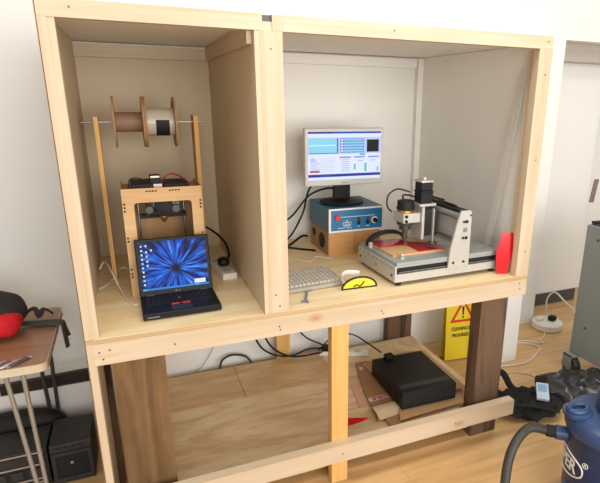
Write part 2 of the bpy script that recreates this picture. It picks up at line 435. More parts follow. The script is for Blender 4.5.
# ------------------------------------------------------------------ left bay
rk = thing('spool_stand', 'two tall pine uprights with a steel rod across, behind the wooden printer', 'stand', (.3, .70, CT))
G().box(-.215, -.197, -.03, .04, 0, .752).build('upright', 'post', rk)
G().box(.206, .226, -.03, .08, 0, .757).build('upright', 'post', rk)
G().cyl((-.265, 0, .728), .0045, .51, 'X', 12).build('rod', 'steel', rk)
def spool(loc, label, R, x1, core, rcore, cmat):
    t = thing('spool', label, 'spool', loc, 0, 'spools on the rod')
    for x in (0, x1):
        G().lathe([(.009, -.004), (R, -.004), (R, .004), (.009, .004)], (x, 0, 0), 'X', 40, smooth=True).build('flange', 'spool', t)
    G().lathe([(core, .0042), (rcore, .0042), (rcore, x1-.0042), (core, x1-.0042)], (0, 0, 0), 'X', 36).build('core', cmat, t)
    return t
spool((.168, .70, CT+.728), 'empty brown spool on the rod, left of the two', .112, .120, .02, .043, 'spoolcard')
s2 = spool((.297, .70, CT+.728), 'spool wound with clear white filament and black tape on the rod', .112, .126, .02, .062, 'filament')
def tapepatch():
    g = G(); n = 10; v = []; f = []
    for i in range(n+1):
        a = PI+math.radians(-10)+math.radians(84)*i/n
        for x in (.042, .1): v.append((x, math.cos(a)*.0635, math.sin(a)*.0635))
        for x in (.042, .1): v.append((x, math.cos(a)*.0605, math.sin(a)*.0605))
    for i in range(n):
        o = i*4; f += [[o, o+1, o+5, o+4], [o+2, o+6, o+7, o+3], [o, o+4, o+6, o+2], [o+1, o+3, o+7, o+5]]
    f += [[0, 2, 3, 1], [n*4, n*4+1, n*4+3, n*4+2]]
    return g.add(v, f, None, True)
tapepatch().build('tape', 'blackm', s2)

# plywood printer
pt = thing('wooden_printer', 'laser-cut plywood box printer with an open front window, behind the laptop', 'printer', (.165, .40, CT))
PW, PD, PH = .322, .24, .472
def frame_xz(x0, x1, z0, z1, hx0, hx1, hz0, hz1, y0, y1, rad=.014):
    """board with a rounded rectangular hole"""
    def rr(a0, a1, c0, c1, r, n=5):
        pts = []
        for cx, cz, s in ((a1-r, c1-r, 0), (a0+r, c1-r, 1), (a0+r, c0+r, 2), (a1-r, c0+r, 3)):
            for k in range(n+1):
                t = (s+k/n)*PI/2; pts.append((cx+r*math.cos(t), cz+r*math.sin(t)))
        return pts
    o = rr(x0, x1, z0, z1, .002); h = rr(hx0, hx1, hz0, hz1, rad); n = len(o)
    v = [(p[0], y0, p[1]) for p in o]+[(p[0], y0, p[1]) for p in h]+[(p[0], y1, p[1]) for p in o]+[(p[0], y1, p[1]) for p in h]
    f = []
    for i in range(n):
        j = (i+1) % n
        f += [[i, j, n+j, n+i], [2*n+j, 2*n+i, 3*n+i, 3*n+j], [j, i, 2*n+i, 2*n+j], [n+i, n+j, 3*n+j, 3*n+i]]
    return v, f
v, f = frame_xz(0, PW, 0, PH, .045, PW-.045, .13, PH-.06, 0, .006)
fp = G().add(v, f).build('front_panel', 'printer', pt)
for x in (.096, .108, .120, .132, .188, .200, .212, .224): G().box(x, x+.008, -.0006, .001, PH-.016, PH-.010).build('slot', 'burnt', fp)
for z in (.405, .39, .375, .26, .245, .12, .1, .085):
    for x in (.004, PW-.012): G().box(x, x+.008, -.0006, .001, z, z+.008).build('slot', 'burnt', fp)
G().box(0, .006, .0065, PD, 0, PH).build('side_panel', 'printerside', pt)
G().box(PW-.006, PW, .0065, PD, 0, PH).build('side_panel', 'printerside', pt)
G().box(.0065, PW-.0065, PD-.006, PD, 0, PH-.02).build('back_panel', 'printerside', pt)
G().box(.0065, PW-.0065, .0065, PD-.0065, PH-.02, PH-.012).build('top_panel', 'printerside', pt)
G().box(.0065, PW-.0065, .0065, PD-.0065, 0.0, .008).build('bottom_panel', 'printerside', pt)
ex = G().box(.09, .235, .09, .11, .335, .40, 'smoke', .002)
ex.box(.13, .2, .06, .15, .35, .41, 'blackm', .003)
for x in (.105, .165, .215): ex.cyl((x, .07, .365), .016, .03, 'Y', 18, 'darkmetal')
ex.box(.065, .262, .12, .15, .318, .335, 'blackm')
ex.build('extruder', None, pt)
G().lathe([(.015, .03), (.013, .012), (.003, 0)], (.162, .075, .305), 'Z', 16).build('nozzle', 'brass', pt)
G().box(.105, .215, .05, .16, .20, .212, bev=.001).build('platform', 'printer', pt)
G().box(.10, .22, .045, .048, .2, .222).build('platform_edge', 'blackm', pt)
rd = G()
for x in (.062, .258): rd.cyl((x, .18, .01), .004, PH-.035, 'Z', 10)
rd.build('guide_rods', 'steel', pt)
G().box(.04, .13, .03, .2, PH-.0115, PH+.012, bev=.003).build('circuit_board', 'blackm', pt, label='black electronics board')
st = G().box(.118, .162, .06, .10, PH-.0115, PH+.045, bev=.003).build('stepper_motor', 'blackm', pt)
G().box(.122, .158, .0585, .0599, PH+.034, PH+.042).build('motor_plate', 'alu', st)
G().box(.121, .166, .05, .0584, PH-.0115, PH+.008).build('terminal_block', 'white', st)
G().box(.17, .275, .04, .19, PH-.0115, PH+.009, bev=.003).build('circuit_board', 'blackm', pt)
G().tube([(.165, .08, PH), (.18, .07, PH+.035), (.215, .08, PH+.045), (.25, .1, PH+.028), (.27, .12, PH+.004)], .0035, 6, sub=5).build('red_wire', 'redwire', pt)
G().tube([(.03, .07, PH-.008), (.04, .06, PH+.03), (.075, .06, PH+.035), (.1, .08, PH+.014)], .0025, 6, sub=5).build('wire', 'blackm', pt)

# laptop
lp = thing('laptop', 'open black laptop showing a blue ray burst desktop, at the front of left bay', 'laptop', (.348, .10, CT), math.radians(1))
base = G().box(-.15, .15, 0, .215, .004, .03, bev=.004).build('base', 'black', lp)
kg = G()
for r in range(6):
    n = 14; z = .03
    for k in range(n):
        w = .262/n
        kg.box(-.131+k*w+.001, -.131+(k+1)*w-.001, .088+r*.0175, .088+r*.0175+.0155, z, z+.003)
kg.build('keys', 'blackm', base)
G().box(-.04, .04, .012, .062, .0302, .0308).build('touchpad', 'darkgrey', base)
G().box(-.037, -.008, .071, .08, .0302, .033, 'redled').box(.008, .037, .071, .08, .0302, .033, 'redled').box(-.007, .007, .071, .08, .0302, .033, 'darkgrey').build('track_buttons', None, base, label='red striped track buttons')
G().lathe([(.003, 0), (.004, .003), (.002, .005)], (-.001, .132, .031), 'Z', 10).build('track_point', 'redled', base)
G().box(-.135, -.09, -.0006, .001, .012, .016).build('latch', 'grey', base)
for x, y in ((-.13, .02), (.13, .02), (-.13, .19), (.13, .19)): G().cyl((x, y, 0), .007, .0045, 'Z', 10).build('foot', 'blackm', base)
tilt = math.radians(-11)
lid = G().box(-.15, .15, 0, .016, 0, .245, bev=.004).build('lid', 'black', lp)
lid.location = (0, .205, .026); lid.rotation_euler = (tilt, 0, 0)
sc = G().box(-.136, .136, -.0012, .0005, .026, .232).build('screen', 'burst', lid)
ic = G()
ics = [(-.126, .215), (-.126, .197), (-.126, .179), (-.126, .16), (-.126, .142), (-.126, .124), (-.126, .106), (-.126, .088), (-.126, .07), (-.126, .052), (-.107, .216), (-.107, .19), (-.107, .172), (-.107, .15), (-.107, .132), (-.088, .196)]
for i, (x, z) in enumerate(ics): ic.box(x-.0035, x+.0035, -.002, -.001, z-.004, z+.004, 'icon' if i % 4 else 'icon2')
ic.box(-.136, .136, -.002, -.001, .026, .034, 'taskbar').box(-.134, -.12, -.0026, -.0021, .0275, .0325, 'scrteal').box(.075, .122, -.002, -.001, .036, .054, 'scrwhite').box(.08, .095, -.0026, -.0021, .0275, .0325, 'scrteal')
ic.build('desktop_icons', None, lid)
G().box(-.008, .001, -.0008, .0003, .012, .016).box(.008, .012, -.0008, .0003, .012, .016).build('status_lights', 'grey', lid)
for x in (-.11, .11): G().cyl((x-.015, .208, .03), .007, .03, 'X', 12).build('hinge', 'darkgrey', lp)

# socket block and its plug and cable
ps = thing('power_strip', 'white socket block lying against the divider beside the laptop', 'power strip', (.60, .47, CT), math.radians(8))
G().box(-.035, .035, 0, .3, 0, .032, bev=.004).build('body', 'white', ps)
G().box(-.02, .02, .03, .07, .0322, .0335, bev=.0005).build('socket', 'bezel', ps)
G().box(-.02, .02, .215, .255, .0322, .0335, bev=.0005).build('socket', 'bezel', ps)
pg = thing('plug', 'black mains plug in the white socket block, with a looping black cable', 'plug', (.592, .60, CT+.0328), 0)
G().ball((0, 0, .022), (.03, .032, .022), 18, 10, pw=.75).build('plug_body', 'black', pg)
G().tube([(.02, .02, .03), (.037, .05, .04), (.03, .11, .09), (-.01, .19, .13), (-.06, .25, .15), (-.085, .24, .1)], .006, 8, sub=6).build('cord', 'black', pg)
def cable(name, pts, r, mat, label, cat='cable', group=None, sub=6):
    return tag(G().tube(pts, r, 8, sub=sub).build(name, mat), label, cat, group)
z = CT+.004
cable('cable', [(.03, .70, CT+.05), (.055, .70, CT+.085), (.085, .58, CT+.07), (.112, .5, CT+.02), (.135, .4, z), (.16, .30, z), (.186, .285, z)], .004, 'cream_cable', 'white cable looping across to the laptop from the left panel')
cable('cable', [(.03, .55, z), (.06, .60, z), (.085, .68, z+.004), (.12, .77, z+.02), (.15, .76, z+.016), (.17, .80, z)], .004, 'cream_cable', 'white cable coiled at the foot of the left upright')

# ------------------------------------------------------------------ right bay
def wood_speaker(x, label):
    t = thing('wooden_speaker', label, 'speaker', (x, .66, CT), 0, 'wood veneer speakers')
    G().box(0, .155, 0, .30, 0, .136, bev=.002).build('cabinet', 'speaker', t)
    return t
sa = wood_speaker(1.178, 'wood veneer speaker under the blue box, left one with two round holes on its side')
G().box(-.004, -.0002, .003, .297, .003, .133).build('front_baffle', 'cardboard2', sa)
G().lathe([(.042, 0), (.044, -.004), (.034, -.005), (.015, -.0045), (.004, -.0045)], (-.0042, .10, .07), 'X', 28).build('woofer', 'blackm', sa)
G().lathe([(.022, 0), (.023, -.004), (.015, -.005), (.004, -.0045)], (-.0042, .235, .09), 'X', 22).build('tweeter', 'blackm', sa)
wood_speaker(1.335, 'plain wood veneer speaker under the blue box, next to the milling machine')

cb = thing('controller_box', 'blue metal controller box with red button, standing on the wooden speakers', 'controller', (1.172, .65, CT+.1365))
CWd, CH, CD = .333, .132, .33
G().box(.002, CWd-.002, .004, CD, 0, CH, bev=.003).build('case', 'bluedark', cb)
v, f = frame_xz(0, CWd, 0, CH, .011, CWd-.011, .009, CH-.009, -.006, .0035, .001)
fr = G().add(v, f).build('bezel', 'white', cb)
pn = G().box(.011, CWd-.011, -.001, .0035, .009, CH-.009).build('front_panel', 'blue', cb)
G().cyl((.05, -.013, .082), .0165, .012, 'Y', 20, bev=.003).build('red_button', 'redled', pn)
G().box(.07, .275, -.0018, -.0009, .082, .0845).build('panel_line', 'logo', pn)
cr = G()   # emblem: a small crown over three loops
for dx in (-.016, 0, .016): cr.tube([(.108+dx+.008*math.cos(a), -.0016, .045+.009*math.sin(a)) for a in [i*PI/6 for i in range(13)]], .0014, 6)
cr.box(.088, .128, -.0022, -.0009, .031, .034).tube([(.108, -.0016, .05), (.108, -.0016, .066)], .0014, 6).tube([(.102, -.0016, .06), (.114, -.0016, .06)], .0014, 6)
cr.build('emblem', 'scrgrey' if 0 else 'logo', pn)
sm = G()
for i in range(16):
    if i != 8: sm.box(.055+i*.0052, .055+i*.0052+.004, -.0016, -.0009, .020, .0235)
sm.box(.172, .184, -.0016, -.0009, .022, .026).box(.223, .243, -.0016, -.0009, .022, .026)
sm.build('panel_lettering', 'logo', pn)
for x in (.178, .233):
    s = G().box(x-.008, x+.008, -.006, -.0009, .036, .073, bev=.0015).build('rocker_switch', 'black', pn)
    G().box(x-.004, x+.004, -.0068, -.0059, .057, .068).build('switch_mark', 'taperd', s)
kb = G().cyl((.276, -.022, .055), .013, .02, 'Y', 20, bev=.003).build('knob', 'black', pn)
G().cyl((.276, -.0035, .055), .02, .0026, 'Y', 24).build('knob_scale', 'white', pn)

mo = thing('monitor', 'silver framed flat monitor showing machine control windows, on the blue box', 'monitor', (1.312, .78, CT+.1365+CH+.0005), math.radians(-1))
G().lathe([(.125, 0), (.13, .006), (.125, .013), (.06, .022), (.03, .026)], (0, .03, 0), 'Z', 40, sy=.9).build('foot', 'black', mo)
G().box(-.05, .05, .02, .055, .02, .16, bev=.006).build('neck', 'black', mo)
MW, MH, MZ = .466, .312, .108
hd = G().box(-MW/2, MW/2, -.02, .02, MZ, MZ+MH, bev=.006).build('frame', 'bezel', mo)
G().box(-.18, .18, .02, .05, MZ+.04, MZ+MH-.04, bev=.01).build('rear_cover', 'bezel', hd)
sc = G()
sx0, sx1, sz0, sz1 = -MW/2+.018, MW/2-.018, MZ+.034, MZ+MH-.018
sc.box(sx0, sx1, -.0212, -.0195, sz0, sz1, 'scrwhite')
sw, shh = sx1-sx0, sz1-sz0
def R_(u0, u1, v0, v1, m, l=0):
    y = -.0216-.0005*l
    sc.box(sx0+u0*sw, sx0+u1*sw, y, y+.0004, sz1-v1*shh, sz1-v0*shh, m)
R_(0, 1, 0, .04, 'scrblue'); R_(0, .33, 0, .04, 'scrnavy', 1); R_(0, 1, .12, .46, 'scrpale'); R_(0, 1, .88, .94, 'scrnavy'); R_(.15, .3, .9, .93, 'scrblue', 1)
R_(.01, .39, .14, .44, 'scrcyan', 1); R_(.385, .4, .14, .44, 'scrdark', 1); R_(.01, .39, .435, .448, 'scrdark', 1); R_(.01, .37, .27, .29, 'scrwhite', 2)
R_(.43, .76, .14, .44, 'scrline', 1)
for i in range(5): R_(.48, .75, .155+i*.058, .185+i*.058, 'scrcyan', 2); R_(.44, .47, .155+i*.058, .185+i*.058, 'scrwhite', 2)
R_(.78, .99, .14, .44, 'scrpale', 1); R_(.8, .97, .17, .43, 'scrdark', 2)
for u0, u1 in ((.42, .58), (.62, .77), (.82, .98)): R_(u0, u1, .52, .55, 'scrline', 1)
for i in range(7):
    R_(.03, .11+.02*(i % 3), .57+i*.04, .585+i*.04, 'scrgrey', 1); R_(.14, .36, .55+i*.045, .56+i*.045, 'scrpale', 1); R_(.44, .56, .58+i*.04, .592+i*.04, 'scrgrey', 1)
R_(.67, .75, .6, .62, 'scrgrey', 1); R_(.86, .93, .6, .62, 'scrgrey', 1); R_(.03, .09, .54, .62, 'scrpale', 1)
R_(.02, .15, .8, .84, 'scrred', 2); R_(.62, .645, .68, .8, 'scrteal', 2); R_(.77, .8, .66, .85, 'scrteal', 2); R_(.95, .97, .75, .85, 'scrteal', 2); R_(.7, .78, .46, .5, 'scrteal', 1)
sc.build('screen', None, hd)
G().box(-.02, .02, -.0208, -.0195, MZ+.013, MZ+.017).build('badge', 'grey', hd)
cable('cable', [(.80, 1.0, 1.0), (.95, .99, 1.03), (1.06, .985, 1.09), (1.15, .985, 1.19), (1.2, .97, 1.23), (1.27, .92, 1.26), (1.30, .845, 1.262)], .006, 'black', 'black monitor lead sloping behind the blue box')
cable('cable', [(1.215, .835, 1.335), (1.2, .87, 1.32), (1.165, .93, 1.27), (1.15, .965, 1.2), (1.13, .985, 1.1), (1.05, 1.0, .96), (.95, .99, CT+.008)], .0055, 'black', 'black lead hanging from behind the monitor corner')
cable('cable', [(.80, .93, CT+.007), (.93, .9, CT+.018), (1.02, .93, CT+.006), (1.12, .985, CT+.04), (1.17, 1.02, CT+.03)], .007, 'black', 'thick black cable on the worktop behind the keyboard')
cable('cable', [(.82, .78, CT+.007), (.95, .80, CT+.01), (1.0, .86, CT+.014), (1.08, .83, CT+.006), (1.14, .78, CT+.006)], .006, 'black', 'black cable winding beside the wooden speaker')
cable('cable', [(.98, .66, CT+.004), (1.05, .60, CT+.004), (1.1, .66, CT+.008), (1.15, .62, CT+.004), (1.17, .60, CT+.004)], .003, 'cream_cable', 'thin pale wire looped behind the keyboard')

kb = thing('keyboard', 'pale grey computer keyboard beside the divider post', 'keyboard', (.925, .185, CT), math.radians(5))
KX0, KX1 = -.26, .165
G().box(KX0, KX1, 0, .215, 0, .018, bev=.004, xf=T(0, 0, .002) @ RX(math.radians(2))).build('body', 'keyboard', kb)
kc = G()
for r in range(6):
    for k in range(19):
        x = KX0+.012+k*.0205
        kc.box(x, x+.017, .025+r*.030, .025+r*.030+.025, .0155, .027+r*.001, bev=0, xf=T(0, 0, .003) @ RX(math.radians(2)))
kc.build('keys', 'keycap', kb)

gg = thing('safety_goggles', 'yellow-lensed safety goggles with black rim in front of the keyboard', 'goggles', (1.130, .135, CT), math.radians(-2))
def arc(r1, r2, n=18): return [(r1*math.cos(PI*i/n), r2*math.sin(PI*i/n)) for i in range(n+1)]
G().prism(arc(.081, .050), 'Y', -.001, .002).build('lens', 'lens', gg)
rim = [(x, 0, z+.004) for x, z in arc(.086, .052)]
G().tube(rim, .0045, 8, flat=(.005, .004)).tube([(-.086, 0, .004), (.086, 0, .004)], .004, 8).build('rim', 'black', gg)
G().tube([(-.03, -.002, .012), (-.012, -.004, .02), (.0, -.004, .012), (.018, -.004, .026), (.022, -.003, .036)], .0025, 6, sub=4).build('inner_strap', 'black', gg)
G().tube([(-.074, .004, .03), (-.07, .05, .05), (-.03, .085, .052), (.03, .08, .045)], .005, 8, sub=5, flat=(.004, .014)).build('side_shield', 'white', gg, label='white side shield')

to = thing('spanner', 'small grey spanner lying on the worktop by the divider post', 'spanner', (.87, .13, CT), math.radians(-22))
G().prism([(-.006, -.065), (.006, -.065), (.006, .055), (.012, .06), (.024, .06), (.024, .078), (-.024, .078), (-.024, .06), (-.012, .06), (-.006, .055)], 'Z', 0.0, .006).build('shank', 'grey', to)
G().prism([(-.016, -.085), (-.006, -.078), (.006, -.078), (.016, -.085), (.014, -.062), (-.014, -.062)], 'Z', 0, .0062).build('jaw', 'grey', to)

# milling machine
cn = thing('milling_machine', 'small aluminium desktop milling machine with black spindle motor, in right bay', 'milling machine', (1.30, .09, CT), math.radians(1.5))
LX, LY = .59, .40
G().box(0, LX, 0, .016, .020, .058, bev=.001).build('front_beam', 'alu', cn)
G().box(.012, LX-.012, .012, .02, .058, .088).build('slot_cover', 'blackm', cn)
G().box(.012, LX-.012, .001, .004, .066, .069).build('guide_rod', 'steel', cn)
G().box(0, LX, LY-.016, LY, .020, .1, bev=.001).build('back_beam', 'alu', cn)
ep = G().box(-.01, 0, 0, LY, .020, .098, bev=.001).build('end_plate', 'alu', cn)
G().box(LX, LX+.01, 0, LY, .020, .098, bev=.001).build('end_plate', 'alu', cn)
for i in range(8): G().cyl((-.014, .03+i*.048, .088), .006, .004, 'X', 10).build('bolt', 'steel', ep)
for y, z in ((.03, .05), (LY-.03, .05)): G().cyl((-.013, y, z), .006, .0035, 'X', 10).build('bolt', 'blackm', ep)
G().cyl((-.016, .19, .055), .008, .007, 'X', 12).build('bolt', 'steel', ep)
bed = G()
for i in range(6): bed.box(0, LX, .003+i*.0665, .003+i*.0665+.060, .1, .114, bev=.001)
bed.box(0, LX, .003, LY-.003, .09, .1)
bed.build('slotted_bed', 'alu2', cn)
for x, y in ((.02, .02), (LX-.02, .02), (.02, LY-.02), (LX-.02, LY-.02)): G().cyl((x, y, 0), .013, .02, 'Z', 14).build('foot', 'blackm', cn)
# gantry
prof = [(.277, .060), (.397, .060), (.397, .325), (.388, .338), (.335, .338), (.317, .285), (.285, .150)]
gp = G().prism(prof, 'Y', -.012, -.001).build('gantry_plate', 'alu', cn)
gr = G().prism([(.277, .116), (.397, .116), (.397, .325), (.388, .338), (.335, .338), (.317, .285), (.285, .150)], 'Y', LY+.001, LY+.012).build('gantry_plate', 'alu', cn)
for x, z, r, m in ((.352, .285, .006, 'blackm'), (.368, .285, .008, 'blackm'), (.352, .205, .006, 'blackm'), (.37, .205, .008, 'blackm'), (.305, .085, .006, 'blackm'), (.365, .085, .006, 'blackm'), (.362, .245, .011, 'steel'), (.39, .315, .004, 'blackm')):
    G().cyl((x, -.018, z), r, .006, 'Y', 14, mat=m, bev=.001).build('bolt', None, gp)
G().box(.345, .392, -.0005, LY+.0005, .322, .336).build('gantry_cap', 'blackm', cn)
G().box(.345, .353, -.0005, LY+.0005, .16, .322).build('gantry_face', 'aluplate', cn)
G().cyl((.335, -.0005, .30), .007, LY-.04, 'Y', 12).build('gantry_rod', 'steel', cn)
G().cyl((.335, -.0005, .19), .007, LY-.04, 'Y', 12).build('gantry_rod', 'steel', cn)
# carriage and spindle
yc = .20
G().box(.235, .327, yc-.03, yc+.05, .18, .315, bev=.002).build('carriage', 'darkmetal', cn)
G().box(.2195, .234, yc-.05, yc+.05, .17, .335, bev=.002).build('carriage_plate', 'alu', cn)
mt = G().box(.215, .283, yc-.04, yc+.03, .350, .402, bev=.006).box(.213, .285, yc-.042, yc+.032, .402, .411, bev=.002).build('stepper_motor', 'blackm', cn)
G().box(.205, .300, yc-.048, yc+.033, .336, .349, bev=.002).build('motor_plate', 'alu', mt)
G().box(.216, .282, yc-.039, yc+.029, .4115, .452, bev=.006).build('motor_can', 'blackm', mt)
G().box(.214, .284, yc-.041, yc+.031, .4525, .464, bev=.003).lathe([(.012, 0), (.01, .012), (.004, .016)], (.249, yc-.007, .464), 'Z', 14).build('motor_top', 'alu', mt)
G().cyl((.262, yc-.085, .165), .008, .166, 'Z', 12).build('lead_screw', 'steel', cn)
G().cyl((.262, yc-.085, .150), .024, .014, 'Z', 20, bev=.004).build('lead_screw_base', 'darkmetal', cn)
sp = (.163, yc+.02)
G().lathe([(.018, .365), (.042, .36), (.043, .33), (.046, .328), (.046, .318), (.042, .315)], (sp[0], sp[1], 0), 'Z', 28).build('spindle_motor', 'blackm', cn)
G().box(.122, .219, yc-.035, yc+.07, .255, .304, bev=.004).build('spindle_clamp', 'alu', cn)
G().cyl((sp[0], sp[1], .3045), .042, .01, 'Z', 28).build('spindle_collar', 'brass', cn)
G().lathe([(.044, .2545), (.042, .24), (.03, .235), (.03, .215), (.014, .21), (.014, .165), (.006, .162), (.003, .13)], (sp[0], sp[1], 0), 'Z', 24).build('chuck', 'darkmetal', cn)
for z in (.266, .290): G().cyl((.137, yc-.0405, z), .008, .006, 'Y', 12).build('bolt', 'blackm', cn)
G().tube([(.19, yc+.03, .40), (.13, yc+.05, .415), (.085, yc+.06, .385), (.08, yc+.06, .33), (.105, yc+.055, .30)], .004, 8, sub=6).tube([(.15, yc+.02, .362), (.15, yc+.03, .385), (.18, yc+.03, .385), (.216, yc+.02, .375)], .0045, 8, sub=6).build('spindle_lead', 'blackm', cn)
G().tube([(.30, yc+.0, .37), (.33, yc+.0, .365), (.37, yc-.02, .345), (.375, yc-.1, .3415), (.372, yc-.12, .3405)], .006, 8, sub=5).build('motor_lead', 'blackm', cn)
G().tube([(.31, yc+.06, .36), (.34, yc+.10, .36), (.38, yc+.12, .35), (.39, yc+.02, .348)], .006, 8, sub=5).build('motor_lead', 'blackm', cn)
ch = G()
path = []
for i in range(16):
    a = PI*.88*(i/15); path.append((.125-.115*math.cos(a), 0, .118+.058*math.sin(a)))
path = [(p[0]+.0, LY-.075+.02*(i/15), p[2]) for i, p in enumerate(path)]
for i in range(len(path)-1):
    p, q = Vector(path[i]), Vector(path[i+1]); mdl = (p+q)/2; a = math.atan2((q-p).z, (q-p).x)
    ch.box(-.008, .008, -.017, .017, -.0085, .0085, bev=.002, xf=T(*mdl) @ RY(-a))
ch.tube(path, .007, 6)
ch.build('cable_chain', 'blackm', cn)
# pieces lying on the bed
def on_bed(name, pts, z0, z1, mat, label, cat):
    xf = T(1.30, .09, CT) @ RZ(math.radians(1.5))
    g = G(); g.prism(pts, 'Z', z0, z1, xf=xf); return tag(g.build(name, mat), label, cat)
on_bed('wood_board', [(.03, .095), (.335, .095), (.335, .355), (.03, .355)], .1142, .1242, 'tan', 'tan wooden board clamped on the milling machine bed', 'board')
on_bed('acrylic_sheet', [(.03, .235), (.18, .235), (.18, .10), (.334, .10), (.334, .21), (.225, .27), (.175, .352), (.03, .352)], .1244, .1284, 'redsheet', 'dark red plastic sheet on the milling machine bed', 'plastic sheet')
def clampk(x, y, label):
    t = thing('clamp', label, 'clamp', tuple(T(1.30, .09, CT) @ RZ(math.radians(1.5)) @ Vector((x, y, .1142))))
    G().cyl((0, 0, 0), .012, .012, 'Z', 14).build('clamp_body', 'alu', t); G().ball((0, 0, .018), (.012, .012, .007), 12, 8).build('clamp_knob', 'alu', t)
clampk(.06, .06, 'small metal clamp knob at the front left of the machine bed')
clampk(.012, .30, 'small metal clamp knob at the back left of the machine bed')

# leaning pieces at right
rp = G(); rp.prism([(-.040, 0), (.012, 0), (.052, .17), (.048, .19), (-.022, .195), (-.05, .10)], 'Y', 0, .004)
o = tag(rp.build('acrylic_offcut', 'red'), 'bright red acrylic offcut leaning against the right side post', 'plastic offcut')
o.location = (1.899, .054, CT+.0016); o.scale = (1, 1, 1.1); o.rotation_euler = (math.radians(-5), 0, math.radians(-18))
o = tag(G().box(0, .004, -.022, .022, 0, 1.0).build('plastic_strip', clear('milky_strip', 'f2efe8', .35, .75, 1.15)), 'long milky plastic strip leaning against the right side panel', 'plastic strip')
o.location = (1.900, .235, CT+.001); o.rotation_euler = (math.radians(8), math.radians(2.2), 0)

# ------------------------------------------------------------------ below the worktop
pc = thing('computer_case', 'flat black desktop computer case lying on cardboard on the low shelf', 'computer', (1.575, .365, sh+.034), math.radians(-1.5))
G().box(-.165, .165, -.195, .2, 0, .098, bev=.003).build('case', 'case', pc)
G().box(-.165, .165, -.203, -.1955, .002, .096, bev=.002).build('front_panel', 'blackm', pc)
G().box(-.15, .15, -.16, -.12, .0982, .099).build('top_trim', 'darkgrey', pc)
cable('cable', [(1.23, .99, sh+.03), (1.33, 1.0, sh+.1), (1.42, .90, sh+.15), (1.47, .75, sh+.145), (1.50, .62, sh+.137)], .0045, 'black', 'black lead arching from the white socket strip to the computer case')
G_ = G().box(-.025, .025, -.02, .02, 0, .025, bev=.003)
o = tag(G_.build('plug', 'black'), 'black plug block sitting on the back edge of the computer case', 'plug'); o.location = (1.515, .545, sh+.1335)
def card(name, pts, z, mat, label, th=.004, cat='cardboard'):
    return tag(G().prism(pts, 'Z', z, z+th).build(name, mat), label, cat)
card('cardboard_sheet', [(1.42, .72), (1.74, .76), (1.875, .73), (1.865, .235), (1.64, .27), (1.44, .25)], sh+.0245, 'cardboard', 'wide cardboard sheet sticking out to the right under the computer case', .004)
card('cardboard_sheet', [(1.36, .10), (1.77, .12), (1.77, .20), (1.42, .245), (1.40, .2)], sh+.0245, 'cardboard', 'cardboard sheet sticking out in front of the computer case', .004)
fb = thing('flattened_box', 'flattened brown cardboard box with FRAGILE tape, left of the computer case', 'cardboard box', (0, 0, sh+.001))
G().prism([(1.262, .17), (1.56, .12), (1.72, .2), (1.72, .66), (1.46, .76), (1.395, .76), (1.31, .45)], 'Z', 0, .014).build('box_panel', 'cardboard2', fb)
G().prism([(1.292, .33), (1.52, .34), (1.52, .375), (1.298, .365)], 'Z', .0142, .0148).build('tape', 'tape', fb, label='white tape printed in red, front strip')
G().prism([(1.385, .67), (1.46, .67), (1.46, .705), (1.39, .705)], 'Z', .0142, .0148).build('tape', 'tape', fb, label='white tape printed in red, back strip')
text('FRAGILE', .034, 'taperd', fb, T(1.40, .351, .0152) @ RZ(PI+math.radians(2)) @ Matrix.Diagonal((1.35, 1, 1, 1)), bold=.0012, ext=.0002)
text('FR', .032, 'taperd', fb, T(1.423, .688, .0152) @ RZ(PI), bold=.0012, ext=.0002)
def flap(u, v): return (1.268+u*.20, .155+v*.10+.02*u, .0175+.014*math.sin(v*PI*.8)+.008*(1-u)*v)
G().sheet(flap, 8, 6, .003).build('flap', 'cardpale', fb, label='pale raised flap')
def flap2(u, v): return (1.30+u*.30, .10+v*.055-.02*u, .011+.006*v)
G().sheet(flap2, 8, 3, .003).build('flap', 'cardboard2', fb)
card('acrylic_offcut', [(1.09, .19), (1.185, .20), (1.232, .215), (1.13, .255)], sh+.001, 'red', 'small red triangular offcut on the low shelf by the centre post', .003, 'plastic offcut')
card('card_strip', [(1.225, .31), (1.256, .31), (1.318, .54), (1.268, .54)], sh+.0155 if 0 else sh+.001, 'pink', 'pink edged card strip on the low shelf beside the flattened box', .003, 'card')
pw = thing('power_strip', 'long white socket strip at the back of the low shelf', 'power strip', (1.38, .92, sh+.001), math.radians(-24))
G().box(-.16, .16, -.025, .025, 0, .028, bev=.004).build('body', 'white', pw)
for x in (-.09, 0.0, .09): G().box(x-.02, x+.02, -.018, .018, .0282, .0292).build('socket', 'bezel', pw)
o = tag(G().box(-.028, .028, -.022, .022, 0, .034, bev=.006).build('plug', 'white'), 'white plug in the long white socket strip', 'plug'); o.location = (1.38, .92, sh+.0305); o.rotation_euler = (0, 0, math.radians(-24))
o = tag(G().box(-.025, .025, -.022, .022, 0, .036, bev=.006).build('plug', 'black'), 'black plug in the end of the long white socket strip', 'plug'); o.location = (1.268, .97, sh+.0305); o.rotation_euler = (0, 0, math.radians(-24))
cable('cable', [(.80, 1.03, .55), (.815, 1.03, .36), (.86, 1.02, .25), (.95, 1.0, .19), (1.05, .99, .175), (1.15, .99, .20), (1.245, .98, .195)], .006, 'black', 'black cable drooping in front of the rear pine post, left one')
cable('cable', [(.86, 1.03, .55), (.88, 1.03, .34), (.93, 1.01, .24), (1.02, .985, .18), (1.10, .965, .173), (1.17, .965, .172), (1.25, .96, .175)], .006, 'black', 'black cable drooping in front of the rear pine post, right one')
cable('cable', [(1.08, 1.07, .45), (1.10, 1.06, .34), (1.16, 1.04, .26), (1.23, 1.02, .22), (1.28, 1.01, .19)], .005, 'black', 'black cable hanging behind the centre post')
